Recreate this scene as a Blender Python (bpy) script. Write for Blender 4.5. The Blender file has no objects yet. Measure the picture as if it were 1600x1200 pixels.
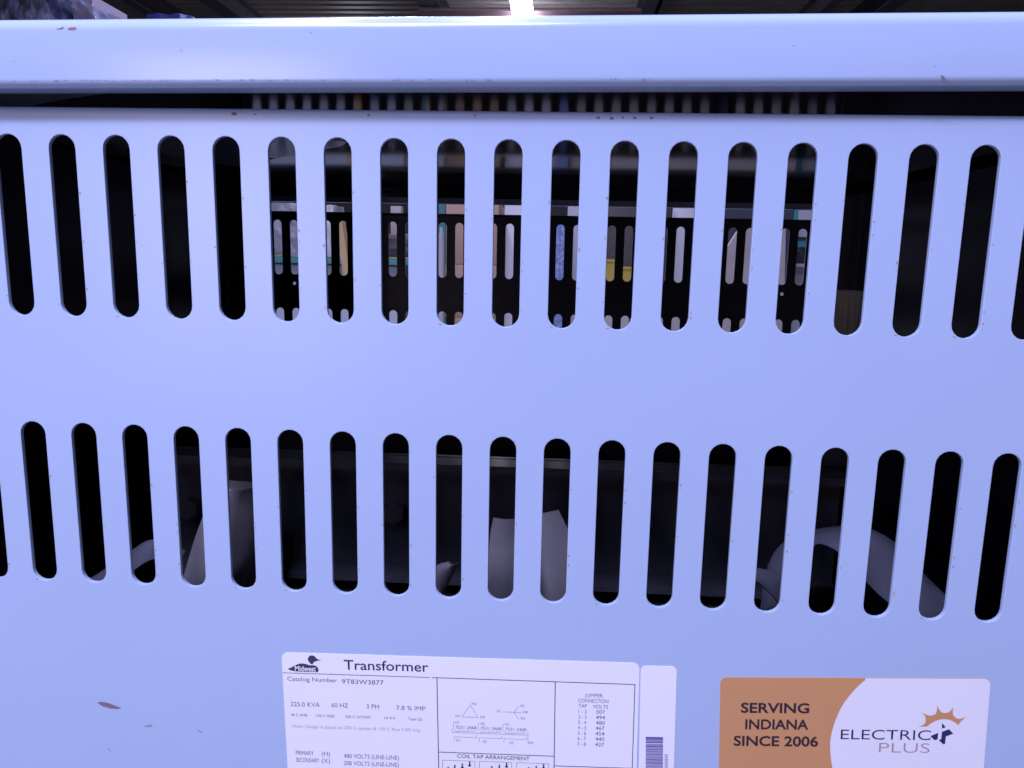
import bpy, bmesh, math, random
import numpy as np
from mathutils import Vector, Matrix
from mathutils.geometry import tessellate_polygon
R = math.radians
random.seed(7)
sc = bpy.context.scene
C = sc.collection

# ------------------------------------------------------------------ camera
# solved from the regular one-inch slot grid of the front and the rear panel
X0, Z0 = 0.218, 1.30                     # centre of the enclosure, height of the upper slot tops
CR = np.array([[0.998109, 0.058237, 0.019689],
               [0.028971, -0.163114, -0.986182],
               [-0.05422, 0.984887, -0.164492]])   # rows: right, down, forward
CP = np.array([0.250983 - X0, -0.341927, -0.051472 + Z0])
F = 1175.455
cam = bpy.data.cameras.new('camera')
cam.sensor_width = 36.0
cam.lens = 36.0 * F / 1600.0
cam.clip_start = 0.02
cam.clip_end = 200
camo = bpy.data.objects.new('camera', cam)
C.objects.link(camo)
camo.matrix_world = Matrix(((CR[0, 0], -CR[1, 0], -CR[2, 0], CP[0]),
                            (CR[0, 1], -CR[1, 1], -CR[2, 1], CP[1]),
                            (CR[0, 2], -CR[1, 2], -CR[2, 2], CP[2]),
                            (0, 0, 0, 1)))
sc.camera = camo

# ------------------------------------------------------------------ light
w = bpy.data.worlds.new('World')
sc.world = w
w.use_nodes = True
bg = w.node_tree.nodes['Background']
bg.inputs[0].default_value = (0.55, 0.58, 1.0, 1)      # dim bounce of the hall
bg.inputs[1].default_value = 0.015
LCOL = (0.60, 0.62, 1.0)


def strip_lamp(name, x, y0, y1, z, wdt, energy, col=LCOL):
    l = bpy.data.lights.new(name, 'AREA')
    l.shape = 'RECTANGLE'
    l.size = wdt
    l.size_y = y1 - y0
    l.energy = energy
    l.color = col
    o = bpy.data.objects.new(name, l)
    C.objects.link(o)
    o.location = (x, (y0 + y1) / 2, z)
    return o


strip_lamp('ceiling_strip_row', -1.35, -5.6, 10.5, 5.1, 0.22, 500)
strip_lamp('ceiling_strip_row', -0.35, -5.0, 8.5, 5.1, 0.22, 240)
up = strip_lamp('deck_fill_uplight', -4.2, 15.0, 18.2, 4.7, 0.15, 36, (0.72, 0.70, 0.85))   # unseen upward fill added to bring out the deck ribs
up.rotation_euler = (math.pi, 0, 0)
lw = bpy.data.lights.new('pale_reflection_light', 'AREA')      # area light added behind the camera for a tall pale reflection on the paint
lw.shape = 'RECTANGLE'
lw.size, lw.size_y, lw.energy, lw.color = 0.9, 1.5, 28, (0.95, 0.78, 1.0)
lwo = bpy.data.objects.new('pale_reflection_light', lw)
C.objects.link(lwo)
lwo.location = (-1.62, -3.6, 1.42)
lwo.rotation_euler = Vector((1.7, 3.6, -0.3)).to_track_quat('-Z', 'Y').to_euler()

lt = bpy.data.lights.new('panel_falloff_light', 'AREA')   # unseen area light added so the panel darkens to the lower right
lt.shape = 'RECTANGLE'
lt.size, lt.size_y, lt.energy, lt.color = 0.15, 0.6, 33, LCOL
lto = bpy.data.objects.new('panel_falloff_light', lt)
C.objects.link(lto)
lto.location = (-0.32, -0.95, 2.45)
lto.rotation_euler = Vector((0.27, 0.95, -1.25)).to_track_quat('-Z', 'X').to_euler()
sc.view_settings.view_transform = 'Standard'
sc.view_settings.look = 'None'
sc.view_settings.exposure = 0.0
sc.view_settings.gamma = 1.0
sc.view_settings.use_curve_mapping = False
sc.cycles.use_denoising = True
sc.cycles.max_bounces = 8
sc.cycles.sample_clamp_indirect = 6


# ------------------------------------------------------------------ pixel rays
def ray(px, py):
    return CR.T @ np.array([(px - 800) / F, (py - 600) / F, 1.0])


def at(px, py, Y=0.0):
    d = ray(px, py)
    p = CP + d * (Y - CP[1]) / d[1]
    return Vector(p)


def atz(px, py, Z):
    d = ray(px, py)
    p = CP + d * (Z - CP[2]) / d[2]
    return Vector(p)


# ------------------------------------------------------------------ materials
def mat(name, col, rough=0.5, metal=0.0, var=0.0, vscale=20.0, bump=0.0, bscale=200.0,
        spec=0.5, emit=None, estr=0.0, stretch=None, alpha=1.0, trans=0.0, rvar=0.0,
        wave=0.0, wscale=4.0, coat=0.0, grain=0.0):
    m = bpy.data.materials.new(name)
    m.use_nodes = True
    nt = m.node_tree
    b = nt.nodes['Principled BSDF']
    b.inputs['Base Color'].default_value = (*col, 1)
    b.inputs['Roughness'].default_value = rough
    b.inputs['Metallic'].default_value = metal
    b.inputs['Specular IOR Level'].default_value = spec
    b.inputs['Transmission Weight'].default_value = trans
    b.inputs['Alpha'].default_value = alpha
    b.inputs['Coat Weight'].default_value = coat
    if emit:
        b.inputs['Emission Color'].default_value = (*emit, 1)
        b.inputs['Emission Strength'].default_value = estr
    if var or bump or rvar or wave:
        tc = nt.nodes.new('ShaderNodeTexCoord')
        mp = nt.nodes.new('ShaderNodeMapping')
        if stretch:
            mp.inputs['Scale'].default_value = stretch
        nt.links.new(tc.outputs['Object'], mp.inputs['Vector'])

        def noise(scale, detail=4.0):
            n = nt.nodes.new('ShaderNodeTexNoise')
            n.inputs['Scale'].default_value = scale
            n.inputs['Detail'].default_value = detail
            nt.links.new(mp.outputs[0], n.inputs['Vector'])
            return n
        if var and grain:
            n = noise(vscale)
            n2 = noise(1400.0, 2.0)
            ad = nt.nodes.new('ShaderNodeMath')
            ad.operation = 'MULTIPLY_ADD'
            ad.inputs[1].default_value = grain
            nt.links.new(n2.outputs['Fac'], ad.inputs[0])
            nt.links.new(n.outputs['Fac'], ad.inputs[2])
            mx = nt.nodes.new('ShaderNodeMix')
            mx.data_type = 'RGBA'
            mx.inputs['A'].default_value = (*[c * (1 - var) for c in col], 1)
            mx.inputs['B'].default_value = (*[min(1, c * (1 + var)) for c in col], 1)
            mx.clamp_factor = False
            nt.links.new(ad.outputs[0], mx.inputs['Factor'])
            nt.links.new(mx.outputs['Result'], b.inputs['Base Color'])
        elif var:
            n = noise(vscale)
            mx = nt.nodes.new('ShaderNodeMix')
            mx.data_type = 'RGBA'
            mx.inputs['A'].default_value = (*[c * (1 - var) for c in col], 1)
            mx.inputs['B'].default_value = (*[min(1, c * (1 + var)) for c in col], 1)
            nt.links.new(n.outputs['Fac'], mx.inputs['Factor'])
            nt.links.new(mx.outputs['Result'], b.inputs['Base Color'])
        if rvar:
            n = noise(vscale * 0.6)
            mr = nt.nodes.new('ShaderNodeMapRange')
            mr.inputs['From Min'].default_value = 0.3
            mr.inputs['From Max'].default_value = 0.7
            mr.inputs['To Min'].default_value = max(0.02, rough - rvar)
            mr.inputs['To Max'].default_value = rough + rvar
            nt.links.new(n.outputs['Fac'], mr.inputs['Value'])
            nt.links.new(mr.outputs[0], b.inputs['Roughness'])
        last = None
        if wave:
            n = noise(wscale, 2.0)
            bp = nt.nodes.new('ShaderNodeBump')
            bp.inputs['Distance'].default_value = wave
            bp.inputs['Strength'].default_value = 1.0
            nt.links.new(n.outputs['Fac'], bp.inputs['Height'])
            last = bp
        if bump:
            n = noise(bscale)
            bp = nt.nodes.new('ShaderNodeBump')
            bp.inputs['Distance'].default_value = bump
            bp.inputs['Strength'].default_value = 1.0
            nt.links.new(n.outputs['Fac'], bp.inputs['Height'])
            if last:
                nt.links.new(last.outputs[0], bp.inputs['Normal'])
            last = bp
        if last:
            nt.links.new(last.outputs[0], b.inputs['Normal'])
    return m


M = {}
M['paint'] = mat('grey_enamel', (0.385, 0.475, 0.66), 0.33, var=0.045, vscale=9, rvar=0.05, grain=0.9,
                 bump=0.00003, bscale=900, wave=0.0006, wscale=7)
M['lidpaint'] = mat('grey_enamel_lid', (0.385, 0.475, 0.66), 0.19, grain=0.7, var=0.03, vscale=7, rvar=0.02,
                    bump=0.00001, bscale=700, wave=0.0003, wscale=5)
M['inner'] = mat('inner_shade', (0.04, 0.04, 0.07), 0.3, var=0.1, vscale=6)  # shade of the unlit interior put into the colour of the inner faces
M['lidinner'] = mat('inner_shade_gloss', (0.04, 0.04, 0.06), 0.075, bump=0.000003, bscale=500, spec=0.06)  # shade under the lid put into the colour; glossy to mirror the slots
M['darksteel'] = mat('dark_varnished_steel', (0.09, 0.09, 0.12), 0.38, var=0.3, vscale=30, bump=0.0003, bscale=60)
M['coil'] = mat('varnished_coil', (0.05, 0.04, 0.035), 0.45, var=0.35, vscale=40, bump=0.0006, bscale=50)
M['bolt'] = mat('zinc_bolt', (0.30, 0.31, 0.38), 0.35, metal=0.8)
M['strap'] = mat('insulated_lead_wrap', (0.44, 0.41, 0.46), 0.3, var=0.6, vscale=22, bump=0.0008, bscale=22)
M['strapshade'] = mat('shaded_lead_wrap', (0.25, 0.25, 0.34), 0.3, var=0.6, vscale=22, bump=0.0008, bscale=22)  # darker copy of the lead wrap, shade on the side leads painted in
M['board'] = mat('glass_fibre_board', (0.46, 0.45, 0.38), 0.6, var=0.8, vscale=260, stretch=(1, 1, 0.05),
                 bump=0.0003, bscale=200)
M['label'] = mat('label_white', (0.84, 0.83, 0.84), 0.38, var=0.015, vscale=30)
M['ink'] = mat('label_ink', (0.035, 0.03, 0.10), 0.5)
M['ink2'] = mat('label_ink_soft', (0.16, 0.15, 0.30), 0.5)
M['ink3'] = mat('label_ink_faint', (0.42, 0.40, 0.56), 0.5)
M['barcode'] = mat('barcode_ink', (0.13, 0.13, 0.36), 0.5)
M['orange'] = mat('sticker_orange', (0.58, 0.285, 0.12), 0.36, var=0.03, vscale=40)
M['swhite'] = mat('sticker_white', (0.79, 0.78, 0.82), 0.34)
M['sink'] = mat('sticker_black', (0.03, 0.015, 0.03), 0.45)
M['navy'] = mat('sticker_navy', (0.02, 0.02, 0.10), 0.45)
M['taupe'] = mat('sticker_taupe', (0.42, 0.28, 0.30), 0.45)
M['sun'] = mat('sticker_gold', (0.58, 0.28, 0.12), 0.4)
M['rust'] = mat('rust_fleck', (0.36, 0.29, 0.16), 0.8)
M['scuff'] = mat('scuff_brown', (0.19, 0.15, 0.19), 0.7, var=0.4, vscale=900)
M['scuff2'] = mat('scuff_red', (0.30, 0.15, 0.16), 0.7, var=0.3, vscale=900)
M['scuffg'] = mat('scuff_grey', (0.27, 0.28, 0.40), 0.6)


# ------------------------------------------------------------------ builders
def link(o, parent=None):
    C.objects.link(o)
    if parent is not None:
        o.parent = parent
        if parent.type == 'EMPTY':
            o.matrix_parent_inverse = Matrix.Translation(-parent.location)
    return o


def thing(name, label, cat, loc, group=None):
    o = bpy.data.objects.new(name, None)
    o.empty_display_size = 0.1
    C.objects.link(o)
    o.location = loc
    o['label'] = label
    o['category'] = cat
    if group:
        o['group'] = group
    return o


def tag(o, label, cat, group=None):
    o['label'] = label
    o['category'] = cat
    if group:
        o['group'] = group
    return o


def finish(name, bm, m, parent=None, smooth=None, doubles=0.0):
    if doubles:
        bmesh.ops.remove_doubles(bm, verts=bm.verts, dist=doubles)
        bmesh.ops.dissolve_degenerate(bm, dist=doubles * 0.5, edges=bm.edges)
    bmesh.ops.recalc_face_normals(bm, faces=bm.faces)
    me = bpy.data.meshes.new(name)
    bm.to_mesh(me)
    bm.free()
    me.materials.append(m)
    if smooth is not None:
        me.polygons.foreach_set('use_smooth', [True] * len(me.polygons))
        me.set_sharp_from_angle(angle=R(smooth))
    return link(bpy.data.objects.new(name, me), parent)


def add_box(bm, x0, x1, y0, y1, z0, z1, mtx=None):
    v = [bm.verts.new((x, y, z)) for x in (x0, x1) for y in (y0, y1) for z in (z0, z1)]
    for f in ((0, 1, 3, 2), (4, 6, 7, 5), (0, 4, 5, 1), (2, 3, 7, 6), (0, 2, 6, 4), (1, 5, 7, 3)):
        bm.faces.new([v[i] for i in f])
    if mtx is not None:
        bmesh.ops.transform(bm, matrix=mtx, verts=v)
    return v


def box(name, x0, x1, y0, y1, z0, z1, m, parent=None, bev=0.0, mtx=None):
    bm = bmesh.new()
    add_box(bm, x0, x1, y0, y1, z0, z1, mtx)
    if bev:
        bmesh.ops.bevel(bm, geom=bm.edges[:], offset=bev, segments=2, affect='EDGES', profile=0.5)
    return finish(name, bm, m, parent, smooth=40 if bev else None)


def slot_outline(cx, zt, zb, wd, n=9, grow=0.0):
    r = wd / 2 + grow
    zt, zb = zt + grow, zb - grow
    pts = []
    for i in range(n + 1):
        a = math.pi * i / n
        pts.append((cx + r * math.cos(a), zt - r + r * math.sin(a)))
    for i in range(n + 1):
        a = math.pi + math.pi * i / n
        pts.append((cx + r * math.cos(a), zb + r + r * math.sin(a)))
    return pts


def circle_pts(cx, cz, r, n=14):
    return [(cx + r * math.cos(2 * math.pi * i / n), cz + r * math.sin(2 * math.pi * i / n)) for i in range(n)]


# slotted panel: outside face on y=0 looking to -y, sheet 2 mm thick
DEP = 0.8106
P = 0.0254
HALF = 0.465
ZT1, ZB1, ZT2, ZB2 = Z0, Z0 - 0.0824, Z0 - 0.1337, Z0 - 0.2153
ZTOP = Z0 + 0.0122
ZBOT = 0.10
SW = 0.0124
T = 0.002
FDX = -0.0021                           # the front sheet sits 2 mm off the rear one
BR = 0.003


def slotted_panel(name, parent, flip):
    bm = bmesh.new()
    sx = [(k - 16.5) * P + (0.0002 if flip else FDX) for k in range(34)]
    ch = 0.00028

    def region(outer, holes, y, back=False):
        polys = [[Vector((x, z, 0)) for x, z in outer]] + [[Vector((x, z, 0)) for x, z in h] for h in holes]
        flat = [p for poly in polys for p in poly]
        vs = [bm.verts.new((p.x, y, p.y)) for p in flat]
        for t in tessellate_polygon(polys):
            try:
                bm.faces.new([vs[i] for i in t])
            except ValueError:
                pass

    def wall(l0, y0, l1, y1):
        a = [bm.verts.new((x, y0, z)) for x, z in l0]
        b = [bm.verts.new((x, y1, z)) for x, z in l1]
        n = len(a)
        for i in range(n):
            bm.faces.new((a[i], a[(i + 1) % n], b[(i + 1) % n], b[i]))
    flat_top = ZTOP - BR
    r1 = (flat_top, ZB1 - 0.006)
    r2 = (ZT2 + 0.006, ZB2 - 0.006)
    xl, xr = sx[0] - P / 2, sx[-1] + P / 2
    scr = [circle_pts(s * 0.370, Z0 - 0.0957, 0.0026) for s in (-1, 1)]
    for y, g in ((0.0, ch), (T, 0.0)):
        for (za, zb), (zt, zbm) in ((r1, (ZT1, ZB1)), (r2, (ZT2, ZB2))):
            for x in sx:
                region([(x - P / 2, zb), (x + P / 2, zb), (x + P / 2, za), (x - P / 2, za)],
                       [slot_outline(x, zt, zbm, SW, grow=g)], y)
            for a, b in ((-HALF, xl), (xr, HALF)):
                region([(a, zb), (b, zb), (b, za), (a, za)], [], y)
        region([(-HALF, r2[0]), (HALF, r2[0]), (HALF, r1[1]), (-HALF, r1[1])], scr, y)
        region([(-HALF, ZBOT), (HALF, ZBOT), (HALF, r2[1]), (-HALF, r2[1])], [], y)
    for zt, zbm in ((ZT1, ZB1), (ZT2, ZB2)):
        for x in sx:
            o0 = slot_outline(x, zt, zbm, SW, grow=ch)
            om = slot_outline(x, zt, zbm, SW, grow=ch * 0.3)
            o1 = slot_outline(x, zt, zbm, SW)
            wall(o0, 0.0, om, ch * 0.3)
            wall(om, ch * 0.3, o1, ch)
            wall(o1, ch, o1, T)
    for h in scr:
        wall(h, 0.0, h, T)
    # top bend and inward flange, bottom and side closing
    prof = [(0.0, flat_top)]
    for i in range(1, 9):
        a = R(90) * i / 8
        prof.append((BR - BR * math.cos(a), flat_top + BR * math.sin(a)))
    prof += [(0.016, ZTOP), (0.016, ZTOP - T), (BR, ZTOP - T)]
    for i in range(1, 5):
        a = R(90) * (1 - i / 4)
        prof.append((BR - (BR - T) * math.cos(a), flat_top + (BR - T) * math.sin(a)))
    for i in range(len(prof) - 1):
        (ya, za), (yb, zb) = prof[i], prof[i + 1]
        bm.faces.new([bm.verts.new(v) for v in ((-HALF, ya, za), (HALF, ya, za), (HALF, yb, zb), (-HALF, yb, zb))])
    if flip:
        bmesh.ops.transform(bm, matrix=Matrix.Translation((0, 0.8106, 0)) @ Matrix.Rotation(math.pi, 4, 'Z'), verts=bm.verts)
    bmesh.ops.remove_doubles(bm, verts=bm.verts, dist=2e-6)
    o = finish(name, bm, M['paint'], parent, smooth=35)
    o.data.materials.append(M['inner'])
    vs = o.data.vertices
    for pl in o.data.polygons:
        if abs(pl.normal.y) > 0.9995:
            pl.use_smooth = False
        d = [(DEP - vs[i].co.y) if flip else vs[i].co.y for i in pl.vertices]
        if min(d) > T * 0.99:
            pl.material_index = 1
    return o


# ------------------------------------------------------------------ the hall (only what shows)
M['deck'] = mat('roof_deck', (0.26, 0.24, 0.21), 0.55, var=0.25, vscale=3)
M['beam'] = mat('roof_steel', (0.075, 0.068, 0.085), 0.5, var=0.2, vscale=5)
M['girder'] = mat('primer_girder', (0.16, 0.10, 0.10), 0.6, var=0.3, vscale=6)
M['floor'] = mat('concrete', (0.30, 0.29, 0.28), 0.55, var=0.2, vscale=3, bump=0.001, bscale=40)
M['wall'] = mat('hall_wall', (0.10, 0.095, 0.10), 0.7, var=0.2, vscale=2)

fl = box('floor', -9, 9, -8, 19, -0.2, 0.0, M['floor'])
fl['kind'] = 'structure'
wl = box('wall', -9, 9, 18.6, 18.9, 0.0, 5.9, M['wall'])
wl['kind'] = 'structure'
bm = bmesh.new()
prof = []
y = 7.5
while y < 18.6:
    prof += [(y, 5.60), (y + 0.13, 5.60), (y + 0.15, 5.72), (y + 0.25, 5.72)]
    y += 0.27
for i in range(len(prof) - 1):
    (ya, za), (yb, zb) = prof[i], prof[i + 1]
    bm.faces.new([bm.verts.new(v) for v in ((-9, ya, za), (9, ya, za), (9, yb, zb), (-9, yb, zb))])
ce = finish('ceiling', bm, M['deck'], doubles=1e-5)
ce['kind'] = 'structure'
for i, (px, bw) in enumerate(((228, 0.20), (352, 0.30), (676, 0.34), (1012, 0.22), (1034, 0.09), (1288, 0.16), (1380, 0.26))):
    p = atz(px, 10, 5.35)
    bm = bmesh.new()
    hw = bw / 2
    add_box(bm, p.x - hw, p.x + hw, 7.5, 18.6, 5.25, 5.275)
    add_box(bm, p.x - hw * 0.12, p.x + hw * 0.12, 7.5, 18.6, 5.275, 5.575)
    add_box(bm, p.x - hw, p.x + hw, 7.5, 18.6, 5.575, 5.598)
    o = finish('roof_beam', bm, M['beam'])
    o['kind'] = 'structure'
a, b = atz(652, 25, 5.05), atz(1004, 25, 5.05)
bm = bmesh.new()
add_box(bm, a.x, b.x, a.y + 0.10, a.y + 0.36, 5.16, 5.19)
add_box(bm, a.x, b.x, a.y + 0.21, a.y + 0.25, 5.19, 5.245)
g = finish('roof_girder', bm, M['girder'])
g['kind'] = 'structure'

# the lit strip light over the far aisle
lp = atz(815, 10, 4.95)
sl = thing('strip_light', 'glaring white strip light hanging from the dark roof above the lid', 'ceiling light', (lp.x, lp.y, 4.95))
bm = bmesh.new()
add_box(bm, lp.x - 0.09, lp.x + 0.09, 9.4, 14.0, 5.012, 5.06)
add_box(bm, lp.x - 0.03, lp.x + 0.03, 9.9, 9.93, 5.06, 5.6)
add_box(bm, lp.x - 0.03, lp.x + 0.03, 13.4, 13.43, 5.06, 5.6)
finish('housing', bm, mat('lamp_housing', (0.7, 0.7, 0.75), 0.4), sl)
bm = bmesh.new()
n = 10
for i in range(n):
    a0, a1 = R(-42 + 264 * i / n), R(-42 + 264 * (i + 1) / n)
    q = [(lp.x - 0.165 * math.cos(a), 4.974 - 0.085 * math.sin(a)) for a in (a0, a1)]
    bm.faces.new([bm.verts.new(v) for v in ((q[0][0], 9.45, q[0][1]), (q[1][0], 9.45, q[1][1]), (q[1][0], 13.95, q[1][1]), (q[0][0], 13.95, q[0][1]))])
finish('diffuser', bm, mat('lamp_diffuser', (0.9, 0.9, 0.9), 0.4, emit=(0.75, 0.75, 1.0), estr=22), sl, doubles=1e-5)

# ------------------------------------------------------------------ goods behind the enclosure
M['teal'] = mat('rack_teal', (0.06, 0.28, 0.30), 0.4, var=0.1, vscale=8)
M['yellow'] = mat('yellow_plastic', (0.48, 0.36, 0.06), 0.4, var=0.1, vscale=12)
M['blueplastic'] = mat('blue_plastic', (0.22, 0.28, 0.52), 0.2, var=0.9, vscale=45, bump=0.01, bscale=25)
M['card'] = mat('cardboard', (0.42, 0.28, 0.20), 0.75, var=0.12, vscale=6, bump=0.0006, bscale=90)
M['cardpale'] = mat('pale_cardboard', (0.46, 0.39, 0.37), 0.75, var=0.25, vscale=6)
M['white'] = mat('white_board', (0.62, 0.62, 0.66), 0.5, var=0.05, vscale=5)
M['greypanel'] = mat('grey_panel', (0.42, 0.41, 0.46), 0.55, var=0.2, vscale=5)
M['wood'] = mat('plank_wood', (0.58, 0.40, 0.20), 0.65, var=0.25, vscale=25, stretch=(4, 4, 0.4))
M['black'] = mat('black_goods', (0.02, 0.02, 0.025), 0.5)
M['brown'] = mat('brown_goods', (0.06, 0.045, 0.045), 0.6, var=0.4, vscale=18)
M['film'] = mat('stretch_film', (0.30, 0.31, 0.46), 0.08, var=0.5, vscale=9, bump=0.03, bscale=7, spec=0.8, stretch=(3.0, 3.0, 0.5))
nt = M['film'].node_tree
nz = nt.nodes.new('ShaderNodeTexNoise')
nz.inputs['Scale'].default_value = 5.0
nz.inputs['Detail'].default_value = 6.0
nt.links.new([q for q in nt.nodes if q.type == 'MAPPING'][0].outputs[0], nz.inputs['Vector'])
mr = nt.nodes.new('ShaderNodeMapRange')
mr.inputs['From Min'].default_value = 0.38
mr.inputs['From Max'].default_value = 0.68
mr.inputs['To Min'].default_value = 0.05
mr.inputs['To Max'].default_value = 0.8
nt.links.new(nz.outputs['Fac'], mr.inputs['Value'])
nt.links.new(mr.outputs[0], nt.nodes['Principled BSDF'].inputs['Alpha'])
M['wrapwhite'] = mat('wrapped_white', (0.36, 0.36, 0.42), 0.16, var=0.85, vscale=10, bump=0.03, bscale=14, spec=0.8)


def crumple(name, x0, x1, y0, y1, z0, z1, m, parent=None, amp=0.03, seed=1, slope=0.0, nx=14, nz=14):
    """a wrapped bundle: rounded block with creased faces"""
    rnd = random.Random(seed)
    bm = bmesh.new()
    bmesh.ops.create_cube(bm, size=1.0)
    bmesh.ops.subdivide_edges(bm, edges=bm.edges[:], cuts=9, use_grid_fill=True)
    waves = [(rnd.uniform(-9, 9), rnd.uniform(-9, 9), rnd.uniform(-9, 9), rnd.uniform(0, 6.28)) for _ in range(9)]
    for v in bm.verts:
        u = v.co.copy()
        s = 0
        for i, (a, b, c, d) in enumerate(waves):
            s += abs(math.sin(a * u.x + b * u.y + c * u.z + d)) / (1 + 0.35 * i)
        s = (s / 4.5 - 0.5) * amp * 2
        # round the corners of the block
        k = 1 - 0.10 * max(0.0, (abs(u.x) + abs(u.z) + abs(u.y)) * 2 - 2.0)
        x = (x0 + x1) / 2 + u.x * (x1 - x0) * k
        yy = (y0 + y1) / 2 + u.y * (y1 - y0) * k
        zz = (z0 + z1) / 2 + u.z * (z1 - z0)
        if u.z > -0.49:
            nrm = Vector((u.x, u.y, u.z)).normalized()
            x += nrm.x * s
            yy += nrm.y * s
            zz += nrm.z * s * 0.6
            zz -= slope * max(0, u.x + 0.1) * (u.z + 0.5)
        v.co = (x, yy, zz)
    return finish(name, bm, m, parent, smooth=28)


RY = 5.0
# pallet rack
xa, xb = at(-70, 400, RY).x, at(656, 400, RY).x
rk = thing('pallet_rack', 'teal steel pallet rack behind the enclosure carrying film wrapped goods', 'pallet rack', ((xa + xb) / 2, RY + 0.5, 0))
zb1 = at(440, 398.5, RY).z
ZU = 2.58
for x in (xa, xb):
    for yy in (RY, RY + 1.0):
        bm = bmesh.new()
        add_box(bm, x - 0.02, x + 0.035, yy - 0.012, yy + 0.055, 0, ZU + 0.1)
        finish('upright', bm, M['teal'], rk)
for zz in (zb1, ZU):
    for yy in (RY, RY + 1.0):
        box('beam', xa + 0.036, xb - 0.021, yy + 0.002, yy + 0.05, zz - 0.055, zz, M['teal'], rk, bev=0.004)
    box('shelf_deck', xa + 0.036, xb - 0.021, RY + 0.051, RY + 0.999, zz - 0.02, zz, M['greypanel'], rk)
box('yellow_strip', xa + 0.036, xb - 0.021, RY - 0.003, RY + 0.0015, zb1 - 0.009, zb1 - 0.001, M['yellow'], rk)

pa = at(402, 350, RY + .1)
pb = at(478, 350, RY + .1)
tag(crumple('wrapped_bundle', pa.x, pb.x, RY + .06, RY + .5, zb1 + 0.001, at(440, 318, RY).z, M['wrapwhite'], seed=3, amp=0.05),
    'grey film wrapped bundle on the rack seen through the leftmost open slot', 'bundle')
pa, pb = at(500, 350, RY + .1), at(523, 350, RY + .1)
tag(crumple('wrapped_bundle', pa.x, pb.x, RY + .06, RY + .35, zb1 + 0.001, at(510, 320, RY).z, M['white'], seed=5, amp=0.03),
    'narrow white wrapped bundle on the rack left of the leaning plank', 'bundle')
pa, pb = at(546, 350, RY + .1), at(644, 350, RY + .1)
tag(crumple('dark_bundle', pa.x, pb.x, RY + .1, RY + .5, zb1 + 0.001, at(580, 366, RY).z, M['brown'], seed=9, amp=0.04),
    'dark brown bundle on the rack right of the leaning plank', 'bundle')
# white panel stored below the beam
pa, pb = at(380, 420, RY + .2), at(634, 420, RY + .2)
tag(box('pale_blue_board', pa.x, pb.x, RY + .15, RY + .2, 0.0, zb1 - 0.07, mat('pale_blue_panel', (0.55, 0.60, 0.70), 0.5, var=0.1, vscale=4)),
    'large pale blue board standing under the teal rack beam', 'board')
# leaning plank
p0, p1 = at(541, 408, 4.5), at(531, 345, 4.5)
d = (p1 - p0).normalized()
bot = p0 - d * ((p0.z - 0.01) / d.z)
top = p1 + d * 0.05
bm = bmesh.new()
L = (top - bot).length
xaxis = Vector((1, 0, 0))
zaxis = (top - bot).normalized()
yaxis = zaxis.cross(xaxis).normalized()
xaxis = yaxis.cross(zaxis)
mt = Matrix((xaxis, yaxis, zaxis)).transposed().to_4x4()
mt.translation = bot
add_box(bm, -0.022, 0.022, -0.04, 0.04, 0, L, mt)
tag(finish('plank', bm, M['wood']), 'light wooden plank leaning upright in front of the teal rack', 'plank')
# timber block on rack
pa, pb = at(610, 330, RY + .2), at(627, 330, RY + .2)
tag(box('timber_block', pa.x, pb.x, RY + .2, RY + .28, at(580, 366, RY).z - .012, at(618, 322, RY + .2).z, M['cardpale'], bev=0.004),
    'pale timber block standing on the dark bundle left of the cartons', 'block')
# stack of cartons
YB = 4.0
pa, pb = at(697, 413, YB), at(779, 413, YB)
zt_, zm_ = at(735, 316, YB).z, at(735, 413, YB).z
hs = zm_ / 4
levels = [(zm_, zt_)] + [(zm_ - hs * (i + 1), zm_ - hs * i - 0.002) for i in range(4)]
labs = ['topmost brown carton of the stack seen behind the slots', 'second brown carton from the top of the stack',
        'middle brown carton of the five carton stack', 'second lowest brown carton of the stack', 'lowest brown carton of the stack on the floor']
for (z0, z1), lb in zip(levels, labs):
    jx = random.uniform(-.006, .006)
    t = thing('cardboard_box', lb, 'box', ((pa.x + pb.x) / 2, YB + .2, z0), 'cartons stacked behind the enclosure')
    box('carton', pa.x + jx, pb.x + jx, YB, YB + .42, z0, z1, M['card'], t, bev=0.003)
    box('tape', (pa.x + pb.x) / 2 + jx - .024, (pa.x + pb.x) / 2 + jx + .024, YB - .0006, YB - .0001, z1 - .07, z1 - .002,
        mat('packing_tape', (0.45, 0.33, 0.22), 0.25), t)
pa, pb = at(684, 400, 3.8), at(695, 400, 3.8)
bm = bmesh.new()
zt = at(690, 364, 3.8).z
r = (pb.x - pa.x) / 2
bmesh.ops.create_cone(bm, cap_ends=True, segments=20, radius1=r, radius2=r * 0.96, depth=zt)
bmesh.ops.translate(bm, verts=bm.verts, vec=((pa.x + pb.x) / 2, 3.8, zt / 2))
add_box(bm, (pa.x + pb.x) / 2 - r * .4, (pa.x + pb.x) / 2 + r * .4, 3.8 - r * .4, 3.8 + r * .4, zt - 0.001, zt + 0.03)
tag(finish('paper_roll', bm, M['greypanel'], smooth=40), 'slim pale roll standing on end beside the carton stack', 'roll')
# white cabinet
pa, pb = at(787, 400, 4.2), at(858, 400, 4.2)
zt = at(800, 317, 4.2).z
t = thing('white_cabinet', 'bright white cabinet directly right of the carton stack', 'cabinet', ((pa.x + pb.x) / 2, 4.4, 0))
box('cabinet_body', pa.x, pb.x, 4.2, 4.6, 0.0, zt + 0.2, M['white'], t, bev=0.004)
box('door', pa.x + .012, pb.x - .012, 4.183, 4.199, 0.06, zt + 0.18, M['white'], t, bev=0.002)
box('handle', pa.x + .09, pa.x + .10, 4.165, 4.183, 1.0, 1.12, M['bolt'], t)
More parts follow.
